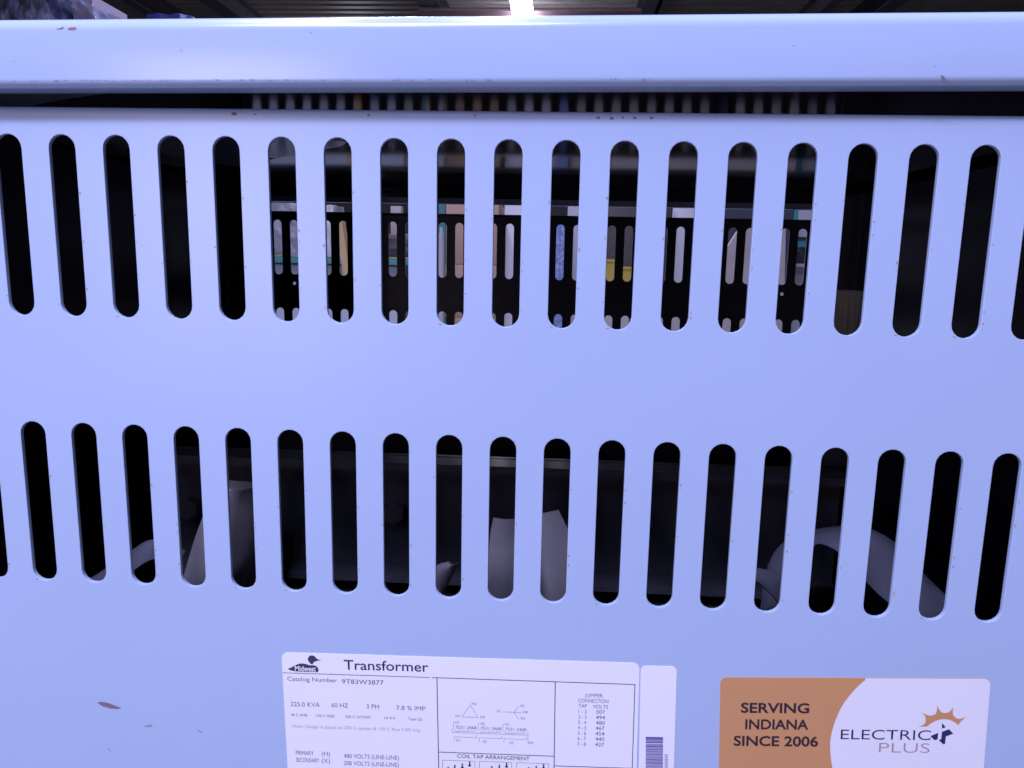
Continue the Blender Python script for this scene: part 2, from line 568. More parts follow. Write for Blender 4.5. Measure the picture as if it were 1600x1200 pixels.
# blue wrapped roll and grey panel
pa, pb = at(864, 400, 4.0), at(883, 400, 4.0)
tag(crumple('wrapped_roll', pa.x, pb.x, 4.0, 4.08, 0.0, at(873, 346, 4.0).z, M['blueplastic'], seed=12, amp=0.012),
    'blue film wrapped roll standing right of the white cabinet', 'roll')
pa, pb = at(885, 400, 4.3), at(938, 400, 4.3)
tag(box('grey_panel', pa.x, pb.x, 4.3, 4.35, 0.0, at(900, 315, 4.3).z, M['greypanel'], bev=0.004),
    'dull grey panel standing between blue roll and dark shelf goods', 'panel')
# dark board with yellow bins
pa, pb = at(940, 400, 4.4), at(1046, 400, 4.4)
tag(box('dark_board', pa.x, pb.x, 4.4, 4.46, 0.0, at(980, 310, 4.4).z, M['brown'], bev=0.004),
    'dark brown board standing behind the yellow bins', 'board')
for (q0, q1, qt), lb in (((940, 968, 405), 'taller yellow plastic bin in front of the dark board'),
                         ((972, 1002, 417), 'shorter yellow plastic bin nearer the white door panel')):
    pa, pb = at(q0, 430, 4.1), at(q1, 430, 4.1)
    zt = at((q0 + q1) / 2, qt, 4.1).z
    zb = at((q0 + q1) / 2, 462, 4.1).z
    bm = bmesh.new()
    add_box(bm, pa.x, pb.x, 4.1, 4.106, zb, zt)
    add_box(bm, pa.x, pb.x, 4.244, 4.25, zb, zt)
    add_box(bm, pa.x, pa.x + .005, 4.106, 4.244, zb, zt)
    add_box(bm, pb.x - .005, pb.x, 4.106, 4.244, zb, zt)
    add_box(bm, pa.x + .005, pb.x - .005, 4.106, 4.244, zb, zb + .006)
    add_box(bm, pa.x - .004, pb.x + .004, 4.092, 4.0995, zt - .015, zt)
    tag(finish('yellow_bin', bm, M['yellow']), lb, 'bin', 'yellow bins behind the enclosure')
# pale gaylord that carries the bins
pa, pb = at(852, 490, 4.02), at(1100, 490, 4.02)
zg = at(960, 462, 4.1).z - 0.001
t = thing('bulk_carton', 'wide pale bulk carton under the yellow bins', 'box', ((pa.x + pb.x) / 2, 4.16, 0))
box('carton_wall', pa.x, pb.x, 4.02 + .07, 4.29, 0.0, zg, M['cardpale'], t, bev=0.004)
box('tape', pa.x + .3, pa.x + .35, 4.0885, 4.0897, zg - .3, zg - .005, M['card'], t)
# white door panel
pa, pb = at(1049, 400, 4.5), at(1086, 400, 4.5)
tag(box('white_door', pa.x, pb.x, 4.5, 4.55, 0.0, at(1066, 318, 4.5).z + .1, M['white'], bev=0.003),
    'narrow white door leaf standing right of the yellow bins', 'door')
# leaning pinkish sheet with sloping top
pts = [(1120, 640), (1120, 412), (1153, 361), (1158, 352), (1228, 352), (1228, 640)]
bm = bmesh.new()
f0 = [bm.verts.new(at(x, yy, 4.1)) for x, yy in pts]
for v in f0:
    if v.co.z < 0.9:
        v.co.z = 0.0
f1 = [bm.verts.new(v.co + Vector((0, 0.04, 0))) for v in f0]
bm.faces.new(f0)
bm.faces.new(f1[::-1])
for i in range(len(f0)):
    j = (i + 1) % len(f0)
    bm.faces.new((f0[i], f0[j], f1[j], f1[i]))
tag(finish('board_sheet', bm, M['cardpale']), 'pale pinkish board with a sloping cut corner', 'board')
pa, pb = at(1088, 400, 4.7), at(1236, 400, 4.7)
tag(box('slate_panel', pa.x, pb.x, 4.7, 4.75, 0.0, at(1150, 312, 4.7).z, mat('slate_blue', (0.05, 0.06, 0.09), 0.5, var=0.2, vscale=6)),
    'dark slate blue panel behind the pinkish board', 'panel')
# right-hand teal shelving
xa, xb = at(1240, 400, 4.6).x, at(1268, 400, 4.6).x + .5
rk = thing('shelving_unit', 'teal shelving at the right edge of the view through the slots', 'shelving', ((xa + xb) / 2, 4.8, 0))
for x in (xa, at(1267, 400, 4.6).x, xb):
    box('upright', x - .008, x + .008, 4.6, 4.63, 0.0, 2.0, M['teal'], rk)
box('back_board', xa + .009, xb - .009, 4.9, 4.92, 0.0, 2.0, M['white'], rk)
zs = at(1254, 370, 4.6).z
box('shelf', xa + .009, xb - .009, 4.64, 4.899, zs - .012, zs, M['black'], rk)
zs2 = at(1254, 412, 4.6).z
box('shelf', xa + .009, xb - .009, 4.64, 4.899, zs2 - .02, zs2, M['greypanel'], rk)
pa, pb = at(1245, 380, 4.66), at(1263, 380, 4.66)
tag(box('teal_carton', pa.x, pb.x, 4.66, 4.85, zs2 + .001, at(1254, 373, 4.66).z, mat('teal_carton', (0.08, 0.28, 0.40), 0.5, var=0.15, vscale=9), bev=0.003),
    'small teal blue carton on the shelving', 'box')

pa, pb = at(1236, 395, 4.645), at(1266, 395, 4.645)
tag(crumple('dark_sack', pa.x + .02, pb.x, 4.642, 4.656, zs2 + .001, at(1254, 387, 4.645).z, M['black'], seed=41, amp=0.012),
    'limp black sack on the shelving in front of the teal carton', 'sack')
# film-wrapped load high on the rack, showing above the lid at the left
zl = ZU + 0.001
pa, pb = at(-60, 20, RY + .2), at(192, 20, RY + .2)
ld = thing('wrapped_pallet_load', 'clear film wrapped load on top of the rack above the lid', 'pallet load', ((pa.x + pb.x) / 2, RY + .5, zl))
box('carton', at(-50, 20, RY).x, at(26, 20, RY).x, RY + .2, RY + .7, zl, at(10, -30, RY + .2).z, M['black'], ld)
box('carton', at(36, 20, RY).x, at(72, 20, RY).x, RY + .25, RY + .7, zl, at(50, -20, RY + .2).z, mat('navy_carton', (0.03, 0.035, 0.10), 0.4), ld)
box('carton', at(80, 20, RY).x, at(112, 20, RY).x, RY + .25, RY + .7, zl, at(100, -12, RY + .2).z, mat('mauve_carton', (0.24, 0.19, 0.25), 0.5), ld)
crumple('film', pa.x, pb.x - .02, RY + .12, RY + .85, zl, at(60, -45, RY + .2).z, M['film'], ld, amp=0.16, seed=21, slope=0.62)
pa, pb = at(225, 30, RY + .3), at(296, 30, RY + .3)
tag(crumple('blue_bundle', pa.x, pb.x, RY + .3, RY + .6, zl, at(260, 22, RY + .3).z, mat('dark_blue_goods', (0.04, 0.04, 0.16), 0.3), seed=31, amp=0.03),
    'low dark blue bundle on the rack right of the wrapped load', 'bundle')

# ------------------------------------------------------------------ the transformer
tr = thing('transformer', 'light grey ventilated transformer enclosure with two rows of vertical slots', 'transformer', (0, DEP / 2, 0))
fp = slotted_panel('front_panel', tr, False)
rp = slotted_panel('rear_panel', tr, True)
for s in (-1, 1):
    x0, x1 = sorted((s * HALF, s * (HALF + T)))
    bm = bmesh.new()
    add_box(bm, x0, x1, 0.0005, DEP - 0.0005, ZBOT, ZTOP)
    o = finish('side_panel', bm, M['paint'], tr)
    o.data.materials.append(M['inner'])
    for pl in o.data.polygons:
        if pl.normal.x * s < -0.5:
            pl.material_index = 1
    x0, x1 = sorted((s * (HALF - 0.009), s * (HALF - 0.007)))
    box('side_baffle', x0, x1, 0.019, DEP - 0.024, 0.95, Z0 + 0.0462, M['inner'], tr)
    for yy in (0.03, DEP - 0.03):
        bm = bmesh.new()
        xo = s * (HALF - 0.0095)
        ys = 1 if yy < 0.4 else -1
        add_box(bm, min(xo, xo - s * 0.03), max(xo, xo - s * 0.03), yy - 0.002, yy + 0.002, 0.05, Z0 + 0.046)
        add_box(bm, min(xo, xo - s * 0.003), max(xo, xo - s * 0.003), min(yy + ys * .0025, yy + ys * .03), max(yy + ys * .0025, yy + ys * .03), 0.05, Z0 + 0.046)
        finish('corner_post', bm, M['darksteel'], tr)
bm = bmesh.new()
add_box(bm, -HALF - 0.01, HALF + 0.01, -0.01, DEP + 0.01, 0.06, ZBOT - 0.0005)
for s in (-1, 1):
    x0, x1 = sorted((s * 0.30, s * 0.40))
    add_box(bm, x0, x1, 0.02, DEP - 0.02, 0.0, 0.0595)
finish('base', bm, M['darksteel'], tr)

# lid: folded pan, lifted a little at the right and at the back
LO = 0.012
H, RT, RB, LT = 0.0288, 0.0062, 0.0034, 0.0015
ZL = Z0 + 0.0197
YC, HX, HY, RC = DEP / 2, HALF + LO, DEP / 2 + LO, 0.013


def lid_dz(x, yy):
    t = (yy + LO) / (DEP + 2 * LO)
    return (1 - t) * 0.0100 * x + t * 0.0078


NE, NC = 40, 6


def rr_loop(o):
    hx, hy, r = HX + o, HY + o, max(0.0, RC + o)
    pts = []
    cor = [(1, -1, -90), (1, 1, 0), (-1, 1, 90), (-1, -1, 180)]
    for (cx, cy, a0) in cor:
        for i in range(NC + 1):
            a = R(a0 + 90 * i / NC)
            pts.append((cx * (hx - r) + r * math.cos(a), cy * (hy - r) + r * math.sin(a)))
        nx = cor[(cor.index((cx, cy, a0)) + 1) % 4]
        ax, ay = pts[-1]
        a = R(nx[2])
        bx, by = nx[0] * (hx - r) + r * math.cos(a), nx[1] * (hy - r) + r * math.sin(a)
        for i in range(1, NE):
            pts.append((ax + (bx - ax) * i / NE, ay + (by - ay) * i / NE))
    return pts


loops = [(-0.030, H)]
for i in range(9):
    a = R(90 * i / 8)
    loops.append((-RT + RT * math.sin(a), H - RT + RT * math.cos(a)))
for i in range(9):
    a = R(90 * i / 8)
    loops.append((-RB + RB * math.cos(a), RB - RB * math.sin(a)))
loops += [(-0.0140, 0.0), (-0.0140, 0.0085), (-0.0128, 0.0085), (-0.0128, LT)]
for i in range(6):
    a = R(90 - 90 * i / 5)
    loops.append((-RB + (RB - LT) * math.cos(a), RB - (RB - LT) * math.sin(a)))
for i in range(6):
    a = R(90 - 90 * i / 5)
    loops.append((-RT + (RT - LT) * math.sin(a), H - RT + (RT - LT) * math.cos(a)))
loops.append((-0.030, H - LT))
KY = [0.0, 0.05, 0.10, 0.14, 0.18, 0.22, 0.26, 0.30, 0.34, 0.38, 0.42, 0.60, 0.81]
KZ = [0.0475, 0.0495, 0.0504, 0.0503, 0.0501, 0.0500, 0.0506, 0.0520, 0.0534, 0.0543, 0.0546, 0.0547, 0.0547]
bm = bmesh.new()
prev = None
for li, (o_, z_) in enumerate(loops):
    ring = [bm.verts.new((x, yy + YC, ZL + z_ + lid_dz(x, yy + YC))) for x, yy in rr_loop(o_)]
    if prev:
        n = len(ring)
        for i in range(n):
            fc = bm.faces.new((prev[i], prev[(i + 1) % n], ring[(i + 1) % n], ring[i]))
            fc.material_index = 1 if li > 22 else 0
    prev = ring
for z_ in (H, H - LT):
    hx, hy = HX - 0.03, HY - 0.03
    G = [[None] * (NE + 1) for _ in range(NE + 1)]
    for i in range(NE + 1):
        for j in range(NE + 1):
            u, v = i / NE, j / NE
            x, yy = -hx + 2 * hx * u, YC - hy + 2 * hy * v
            cr = 0.0030 * (16 * u * (1 - u) * v * (1 - v)) ** 0.8
            zz = ZL + z_ + lid_dz(x, yy) + cr
            if z_ < H:                                   # underside: nearly flat in front, a shallow step up to the crown
                base = Z0 + float(np.interp(yy, KY, KZ))
                k = min(1.0, 10 * min(u, 1 - u, v, 1 - v))
                k = k * k * (3 - 2 * k)
                zz = (ZL + z_ + lid_dz(x, yy)) * (1 - k) + (base + 0.4 * (lid_dz(x, yy) - lid_dz(0, yy))) * k
            G[i][j] = bm.verts.new((x, yy, zz))
    for i in range(NE):
        for j in range(NE):
            fc = bm.faces.new((G[i][j], G[i + 1][j], G[i + 1][j + 1], G[i][j + 1]))
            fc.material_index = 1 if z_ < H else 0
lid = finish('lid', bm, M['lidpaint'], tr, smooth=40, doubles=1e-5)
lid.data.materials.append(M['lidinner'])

# core clamp, yoke, coils
YK = 0.28
zt_c, zb_c = at(700, 714, YK).z, at(700, 896, YK).z
xl_c, xr_c = at(262, 710, YK).x, at(1318, 725, YK).x
for s, yk in ((1, YK), (-1, DEP - YK)):
    bm = bmesh.new()
    add_box(bm, xl_c, xr_c, min(yk, yk + s * .008), max(yk, yk + s * .008), zb_c, zt_c)
    ya, yb = sorted((yk - s * 0.0002, yk - s * 0.026))
    add_box(bm, xl_c, xr_c, ya, yb, zt_c - 0.007, zt_c)
    add_box(bm, xl_c, xr_c, ya, yb, zb_c, zb_c + 0.007)
    bmesh.ops.bevel(bm, geom=bm.edges[:], offset=0.0012, segments=2, affect='EDGES')
    ck = finish('core_clamp', bm, M['darksteel'], tr, smooth=40)
    if s == 1:
        for bx, by in ((618, 797), (300, 790), (1002, 808), (1386, 812)):
            p = at(bx, by, YK)
            if p.x > xr_c - .02:
                continue
            bm = bmesh.new()
            bmesh.ops.create_cone(bm, cap_ends=True, segments=6, radius1=0.010, radius2=0.010, depth=0.010)
            bmesh.ops.rotate(bm, verts=bm.verts, cent=(0, 0, 0), matrix=Matrix.Rotation(R(90), 3, 'X'))
            bmesh.ops.translate(bm, verts=bm.verts, vec=(p.x, YK - 0.0055, p.z))
            finish('bolt', bm, M['bolt'], ck)
box('core_yoke', xl_c + .02, xr_c - .02, YK + .0085, DEP - YK - .0085, zb_c - .03, zt_c - .075, M['coil'], tr)
for i in range(3):
    cx = xl_c + (xr_c - xl_c) * (0.5 + i) / 3
    bm = bmesh.new()
    rx, ry = (xr_c - xl_c) / 6 - .006, 0.20
    rings = []
    for (sc_, z) in ((0.90, zb_c - .012), (0.985, zb_c - .018), (1.0, zb_c - .03), (1.0, 0.30), (0.9, 0.28)):
        rings.append([bm.verts.new((cx + rx * sc_ * math.copysign(abs(math.cos(a)) ** 0.6, math.cos(a)),
                                    DEP / 2 + ry * sc_ * math.copysign(abs(math.sin(a)) ** 0.6, math.sin(a)), z))
                      for a in [2 * math.pi * k / 40 for k in range(40)]])
    for a, b in zip(rings, rings[1:]):
        for k in range(40):
            bm.faces.new((a[k], a[(k + 1) % 40], b[(k + 1) % 40], b[k]))
    bm.faces.new(rings[0])
    bm.faces.new(rings[-1][::-1])
    finish('coil', bm, M['coil'], tr, smooth=50)
    box('core_leg', cx - .045, cx + .045, YK + .06, DEP - YK - .06, 0.0995, 0.30, M['darksteel'], tr)


def catmull(pts, n):
    pts = [Vector(p) for p in pts]
    ext = [pts[0] * 2 - pts[1]] + pts + [pts[-1] * 2 - pts[-2]]
    out = []
    m = len(pts) - 1
    for k in range(n + 1):
        t = m * k / n
        i = min(int(t), m - 1)
        u = t - i
        a, b, c, d = ext[i:i + 4]
        out.append(0.5 * ((2 * b) + (c - a) * u + (2 * a - 5 * b + 4 * c - d) * u * u + (3 * b - a - 3 * c + d) * u ** 3))
    return out


def strap(name, outer, inner, yo, yi, bulge=0.006, th=0.006, n=28, m=None, drop=True):
    """flat wrapped lead; its two edges run along the given pixel paths at depth yo / yi"""
    def conv(pl, Y):
        res = []
        for q in pl:
            res.append(at(q[0], q[1], q[2] if len(q) > 2 else Y))
        return res
    A, Bq = catmull(conv(outer, yo), n), catmull(conv(inner, yi), n)
    bm = bmesh.new()
    W = 6
    rows = []
    for a, b in zip(A, Bq):
        rows.append([a.lerp(b, j / W) + Vector((0, -bulge * math.sin(math.pi * j / W), 0)) for j in range(W + 1)])
    front = [[bm.verts.new(p) for p in r] for r in rows]
    back = [[bm.verts.new(p + Vector((0, th, -th * 0.3))) for p in r] for r in rows]
    for i in range(n):
        for j in range(W):
            bm.faces.new((front[i][j], front[i][j + 1], front[i + 1][j + 1], front[i + 1][j]))
            bm.faces.new((back[i][j], back[i + 1][j], back[i + 1][j + 1], back[i][j + 1]))
        for j in (0, W):
            bm.faces.new((front[i][j], front[i + 1][j], back[i + 1][j], back[i][j]))
    for i in (0, n):
        for j in range(W):
            bm.faces.new((front[i][j], front[i][j + 1], back[i][j + 1], back[i][j]))
    return finish(name, bm, m or M['strap'], tr, smooth=45)


# right-hand loop
strap('lead_strap', [(1188, 985), (1196, 915), (1206, 878), (1226, 850), (1262, 832), (1318, 822), (1362, 827), (1404, 852), (1444, 897), (1486, 938), (1530, 985)],
      [(1232, 985), (1258, 930), (1268, 890), (1268, 868), (1276, 850), (1300, 856), (1320, 872), (1345, 900), (1380, 935), (1420, 965), (1462, 1000)],
      0.20, 0.165, bulge=0.008, m=M['strapshade'])
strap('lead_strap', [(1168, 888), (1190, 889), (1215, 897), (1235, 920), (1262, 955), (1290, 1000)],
      [(1160, 905), (1182, 908), (1202, 925), (1222, 948), (1244, 980), (1262, 1015)], 0.150, 0.135, bulge=0.004, m=M['strapshade'])
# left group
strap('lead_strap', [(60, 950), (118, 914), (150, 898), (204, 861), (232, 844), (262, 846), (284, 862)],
      [(90, 985), (140, 942), (168, 928), (204, 895), (232, 876), (256, 872), (276, 884)], 0.19, 0.16, bulge=0.004, m=M['strapshade'])
strap('lead_strap', [(270, 985), (281, 920), (290, 890), (303, 845), (318, 805), (334, 772), (352, 757)],
      [(350, 985), (376, 915), (392, 884), (402, 850), (408, 815), (410, 780), (412, 757)], 0.165, 0.185, bulge=0.014)
strap('lead_strap', [(338, 985), (345, 900), (347, 840), (350, 790), (346, 760), (340, 748)],
      [(400, 985), (414, 900), (420, 850), (422, 800), (421, 770), (420, 752)], 0.205, 0.215, bulge=0.004)
# middle
strap('lead_strap', [(758, 990), (761, 935), (763, 880), (766, 835), (771, 809)],
      [(846, 990), (842, 935), (836, 880), (828, 835), (822, 807)], 0.150, 0.160, bulge=0.005)
strap('lead_strap', [(800, 990), (800, 935), (798, 880), (800, 835), (806, 803)],
      [(884, 990), (888, 935), (890, 880), (890, 845), (889, 832), (873, 797)], 0.185, 0.178, bulge=0.004)
strap('lead_strap', [(650, 985), (668, 930), (672, 898), (682, 884), (700, 878)],
      [(680, 985), (693, 930), (702, 908), (709, 894), (714, 881)], 0.15, 0.15, bulge=0.004)
# terminal board at the right
p0, p1 = at(1307, 453, 0.30), at(1374, 453, 0.30)
box('terminal_board', p0.x, p1.x, 0.30, 0.312, at(1340, 640, 0.30).z, p0.z, M['board'], tr, bev=0.001)
box('board_bracket', p0.x + .005, p0.x + .03, 0.3125, 0.36, zt_c - .0125, zt_c + .09, M['darksteel'], tr)


# ------------------------------------------------------------------ print on the front panel
def plate(name, pts, yf, th, m, parent):
    """flat printed shape on the panel: pts are (x, z), front at y=-yf"""
    bm = bmesh.new()
    v = [bm.verts.new((x, -yf, z)) for x, z in pts]
    tri = tessellate_polygon([[Vector((x, z, 0)) for x, z in pts]])
    for t in tri:
        try:
            bm.faces.new([v[i] for i in t])
        except ValueError:
            pass
    if th:
        u = [bm.verts.new((x, -yf + th, z)) for x, z in pts]
        n = len(v)
        for i in range(n):
            bm.faces.new((v[i], v[(i + 1) % n], u[(i + 1) % n], u[i]))
    bmesh.ops.recalc_face_normals(bm, faces=bm.faces)
    bm.normal_update()
    fl_ = [f for f in bm.faces if abs(f.normal.y) > .9 and f.normal.y > 0]
    if fl_:
        bmesh.ops.reverse_faces(bm, faces=fl_)
    me = bpy.data.meshes.new(name)
    bm.to_mesh(me)
    bm.free()
    me.materials.append(m)
    return link(bpy.data.objects.new(name, me), parent)


def pxs(pl):
    return [(p.x, p.z) for p in (at(x, yy) for x, yy in pl)]


def rrect(o, u, v, x0, x1, y0, y1, r, n=6):
    pts = []
    for cx, cy, a0 in ((x1 - r, y0 + r, -90), (x1 - r, y1 - r, 0), (x0 + r, y1 - r, 90), (x0 + r, y0 + r, 180)):
        for i in range(n + 1):
            a = R(a0 + 90 * i / n)
            q = (cx + r * math.cos(a), cy + r * math.sin(a))
            pts.append((o[0] + u[0] * q[0] + v[0] * q[1], o[1] + u[1] * q[0] + v[1] * q[1]))
    return pts


def line(p0, p1, wpx, yf, m, parent, name='ruled_line'):
    a, b = at(*p0), at(*p1)
    d = Vector((b.x - a.x, b.z - a.z))
    d.normalize()
    nn = Vector((-d.y, d.x)) * wpx * 0.00031 / 2
    return plate(name, [(a.x - nn.x, a.z - nn.y), (b.x - nn.x, b.z - nn.y), (b.x + nn.x, b.z + nn.y), (a.x + nn.x, a.z + nn.y)], yf, 0, m, parent)


def polyline(pl, wpx, yf, m, parent, name):
    bm = bmesh.new()
    for p0, p1 in pl:
        a, b = at(*p0), at(*p1)
        d = Vector((b.x - a.x, b.z - a.z)).normalized()
        nn = Vector((-d.y, d.x)) * wpx * 0.00031 / 2
        bm.faces.new([bm.verts.new((x, -yf, z)) for x, z in ((a.x - nn.x, a.z - nn.y), (b.x - nn.x, b.z - nn.y), (b.x + nn.x, b.z + nn.y), (a.x + nn.x, a.z + nn.y))])
    return finish(name, bm, m, parent)


def text(s, p0, p1, hpx, m, parent, yf, bold=0.0, name='lettering'):
    cu = bpy.data.curves.new('txt', 'FONT')
    cu.body = s
    cu.size = 1.0
    cu.offset = bold
    cu.resolution_u = 4
    o = bpy.data.objects.new('txt', cu)
    C.objects.link(o)
    bpy.context.view_layer.update()
    dg = bpy.context.evaluated_depsgraph_get()
    me = bpy.data.meshes.new_from_object(o.evaluated_get(dg))
    bpy.data.objects.remove(o)
    xs = [v.co.x for v in me.vertices]
    x0, x1 = min(xs), max(xs)
    cap = CAP
    a, b = at(*p0), at(*p1)
    a2 = at(p0[0], p0[1] - hpx)
    hmm = (a2 - a).length
    u = Vector((b.x - a.x, b.z - a.z))
    up = Vector((-u.y, u.x)).normalized() * hmm
    for v in me.vertices:
        s_, t_ = (v.co.x - x0) / (x1 - x0), v.co.y / cap
        v.co = (a.x + u.x * s_ + up.x * t_, -yf, a.z + u.y * s_ + up.y * t_)
    me.materials.clear()
    me.materials.append(m)
    me.name = name
    return link(bpy.data.objects.new(name, me), parent)


def cap_height():
    cu = bpy.data.curves.new('txt', 'FONT')
    cu.body = 'H'
    o = bpy.data.objects.new('txt', cu)
    C.objects.link(o)
    bpy.context.view_layer.update()
    me = bpy.data.meshes.new_from_object(o.evaluated_get(bpy.context.evaluated_depsgraph_get()))
    h = max(v.co.y for v in me.vertices)
    bpy.data.objects.remove(o)
    return h


CAP = cap_height()
# --- nameplate
a, b = at(440, 1019), at(999.5, 1036)
u = Vector((b.x - a.x, b.z - a.z))
LW = u.length
u.normalize()
v = Vector((-u.y, u.x))
NP = plate('nameplate', rrect((a.x, a.z), u, v, 0, LW, -0.115, 0, 0.0032), 0.00025, 0.00025, M['label'], tr)
NP['label'] = 'white printed transformer rating label with duck logo and ruled boxes'
YF = 0.00033
a2, b2 = at(1001.3, 1040), at(1057.5, 1041.3)
u2 = Vector((b2.x - a2.x, b2.z - a2.z))
LW2 = u2.length
u2.normalize()
v2 = Vector((-u2.y, u2.x))
BC = plate('barcode_label', rrect((a2.x, a2.z), u2, v2, 0, LW2, -0.115, 0, 0.0026), 0.00025, 0.00025, M['label'], tr)
BC['label'] = 'narrow white barcode strip beside the rating label'

text('Transformer', (538, 1045.3), (669.6, 1049), 14.6, M['ink'], NP, YF, bold=0.008)
text('Catalog Number', (449.4, 1062.8), (527, 1065.6), 6.2, M['ink2'], NP, YF)
text('9T83W3877', (534.6, 1067.4), (599.8, 1069.6), 6.8, M['ink2'], NP, YF, bold=0.004)
for p0, p1, wd in (((442, 1050.6), (672, 1058), 0.9), ((675, 1058.1), (992.5, 1069), 1.1),
                   ((682.8, 1058.6), (685.8, 1205), 1.3), ((867.6, 1065), (865.6, 1205), 1.3),
                   ((992, 1069), (987.6, 1205), 1.2), ((685.4, 1174.4), (865.8, 1181), 1.1), ((865.8, 1196), (987.9, 1199.9), 1.1)):
    line(p0, p1, wd, YF, M['ink'], NP)
for s, p0, p1, h in (('225.0 KVA', (454.5, 1102.6), (500, 1104), 6.6), ('60 HZ', (518.4, 1104.4), (544.3, 1105.2), 6.6),
                     ('3 PH', (573, 1106.4), (592.5, 1107), 6.6), ('7.8 % IMP', (619.3, 1108.4), (665, 1110), 6.6)):
    text(s, p0, p1, h, M['ink2'], NP, YF)
for s, p0, p1 in (('40 C AMB', (455, 1118), (480.5, 1119)), ('150 C RISE', (494.5, 1119.4), (523, 1120.4)),
                  ('220 C SYSTEM', (539.5, 1121), (579, 1122.3)), ('10 KV', (600.5, 1123), (618, 1123.6)), ('Type QL', (637.5, 1124.4), (661, 1125.2))):
    text(s, p0, p1, 3.8, M['ink2'], NP, YF)
text('Note: Design is based on 220 C system & 150 C Rise 7.8% Imp.', (457.5, 1136), (658, 1142.6), 4.6, M['ink3'], NP, YF)
for s, p0, p1 in (('PRIMARY', (462.7, 1178.6), (490.5, 1179.7)), ('(H)', (503, 1180), (516, 1180.5)), ('480 VOLTS (LINE-LINE)', (537.5, 1183.5), (623.5, 1186.6)),
                  ('SECONDARY', (463.2, 1189.6), (499, 1190.8)), ('(X)', (503, 1191), (516, 1191.5)), ('208 VOLTS (LINE-LINE)', (537.5, 1194.6), (623.5, 1197.6)),
                  ('120 VOLTS (LINE-NEUTRAL)', (538, 1205.4), (636, 1208.8))):
    text(s, p0, p1, 6.4, M['ink2'], NP, YF)
text('JUMPER', (913.8, 1088.4), (942, 1089.4), 5.6, M['ink2'], NP, YF)
text('CONNECTION', (903.2, 1096.6), (950.6, 1098), 5.6, M['ink2'], NP, YF)
text('TAP', (904, 1104.8), (917, 1105.2), 5.4, M['ink2'], NP, YF)
text('VOLTS', (926.4, 1106), (950, 1106.8), 5.4, M['ink2'], NP, YF)
for i, val in enumerate(('507', '494', '480', '467', '454', '440', '427')):
    yy = 1113.6 + i * 8.45
    dx = -i * 0.28
    text('%d - %d' % (i + 1, i + 2), (903.8 + dx, yy), (916.6 + dx, yy + .4), 5.4, M['ink2'], NP, YF)
    text(val, (931.5 + dx, yy + .8), (945.4 + dx, yy + 1.2), 5.4, M['ink2'], NP, YF, bold=0.004)
text('COIL TAP ARRANGEMENT', (714.5, 1183.2), (827.5, 1187.6), 5.6, M['ink'], NP, YF)
for bx, by in ((691.5, 1187), (749.2, 1188.9), (806.9, 1190.9)):
    polyline([((bx, by + 20), (bx, by)), ((bx, by), (bx + 50.5, by + 1.8)), ((bx + 50.5, by + 1.8), (bx + 50.5, by + 20))], 0.6, YF, M['ink2'], NP, 'diagram_box')
    gl = []
    for k, (dx, dy) in enumerate(((42.5, 2.2), (31, 5.2), (19.3, 7.2), (9, 10.5))):
        gl += [((bx + dx, by + dy), (bx + dx - .2, by + dy + 7.6)), ((bx + dx - 2.4, by + dy + 6.2), (bx + dx + 2.2, by + dy + 6.3))]
    polyline(gl, 2.2, YF + .00002, M['ink'], NP, 'tap_diagram')
polyline([((735, 1101), (721.6, 1119.4)), ((735, 1101), (747, 1120.4)), ((721.6, 1119.4), (747, 1120.4))], 0.55, YF, M['ink2'], NP, 'delta_symbol')
polyline([((803, 1112.4), (785.5, 1111.5)), ((803, 1112.4), (810.6, 1103)), ((803, 1112.4), (815.5, 1113.2)), ((803, 1112.4), (810.5, 1123.4))], 0.55, YF, M['ink2'], NP, 'wye_symbol')
for s, p0, wd in (('H2', (737.4, 1101), 7), ('H1', (712, 1120), 6), ('H3', (750.5, 1121.6), 7), ('X1', (776, 1112.5), 6),
                  ('X2', (812.5, 1104), 7), ('H0', (817.5, 1114), 7), ('X3', (813, 1123.6), 7), ('H1', (711, 1130), 6), ('H2', (751, 1132), 6),
                  ('H3', (789, 1133), 6), ('X1', (712.5, 1158), 6), ('X2', (754.5, 1160), 6), ('X3', (796, 1162), 6), ('H0', (826, 1162), 7)):
    text(s, p0, (p0[0] + wd, p0[1] + .2), 4.0, M['ink2'], NP, YF)
for i, x in enumerate((712, 751, 789.6)):
    yy = 1137.6 + i * 1.5
    text('7531 2468', (x, yy), (x + 32.5, yy + 1.2), 4.4, M['ink2'], NP, YF)
    sg = [((x - 3.4, yy - 11), (x - 3.6, yy + 2.2))]
    for k in range(8):
        xx = x + k * 4.1
        sg += [((xx, yy + 2), (xx, yy + 4.6)), ((xx, yy + 4.6), (xx + 3, yy + 4.7))]
    sg += [((x - 2, yy + 13), (x + 33, yy + 14.4)), ((x - 2, yy + 13), (x - 2.2, yy + 20)), ((x + 33, yy + 10.5), (x + 33, yy + 14.4))]
    polyline(sg, 0.5, YF, M['ink2'], NP, 'winding_diagram')
polyline([((706.5, 1143.8), (825, 1148)), ((706.5, 1139), (706.5, 1143.8)), ((825, 1142), (825, 1161))], 0.55, YF, M['ink2'], NP, 'winding_diagram')
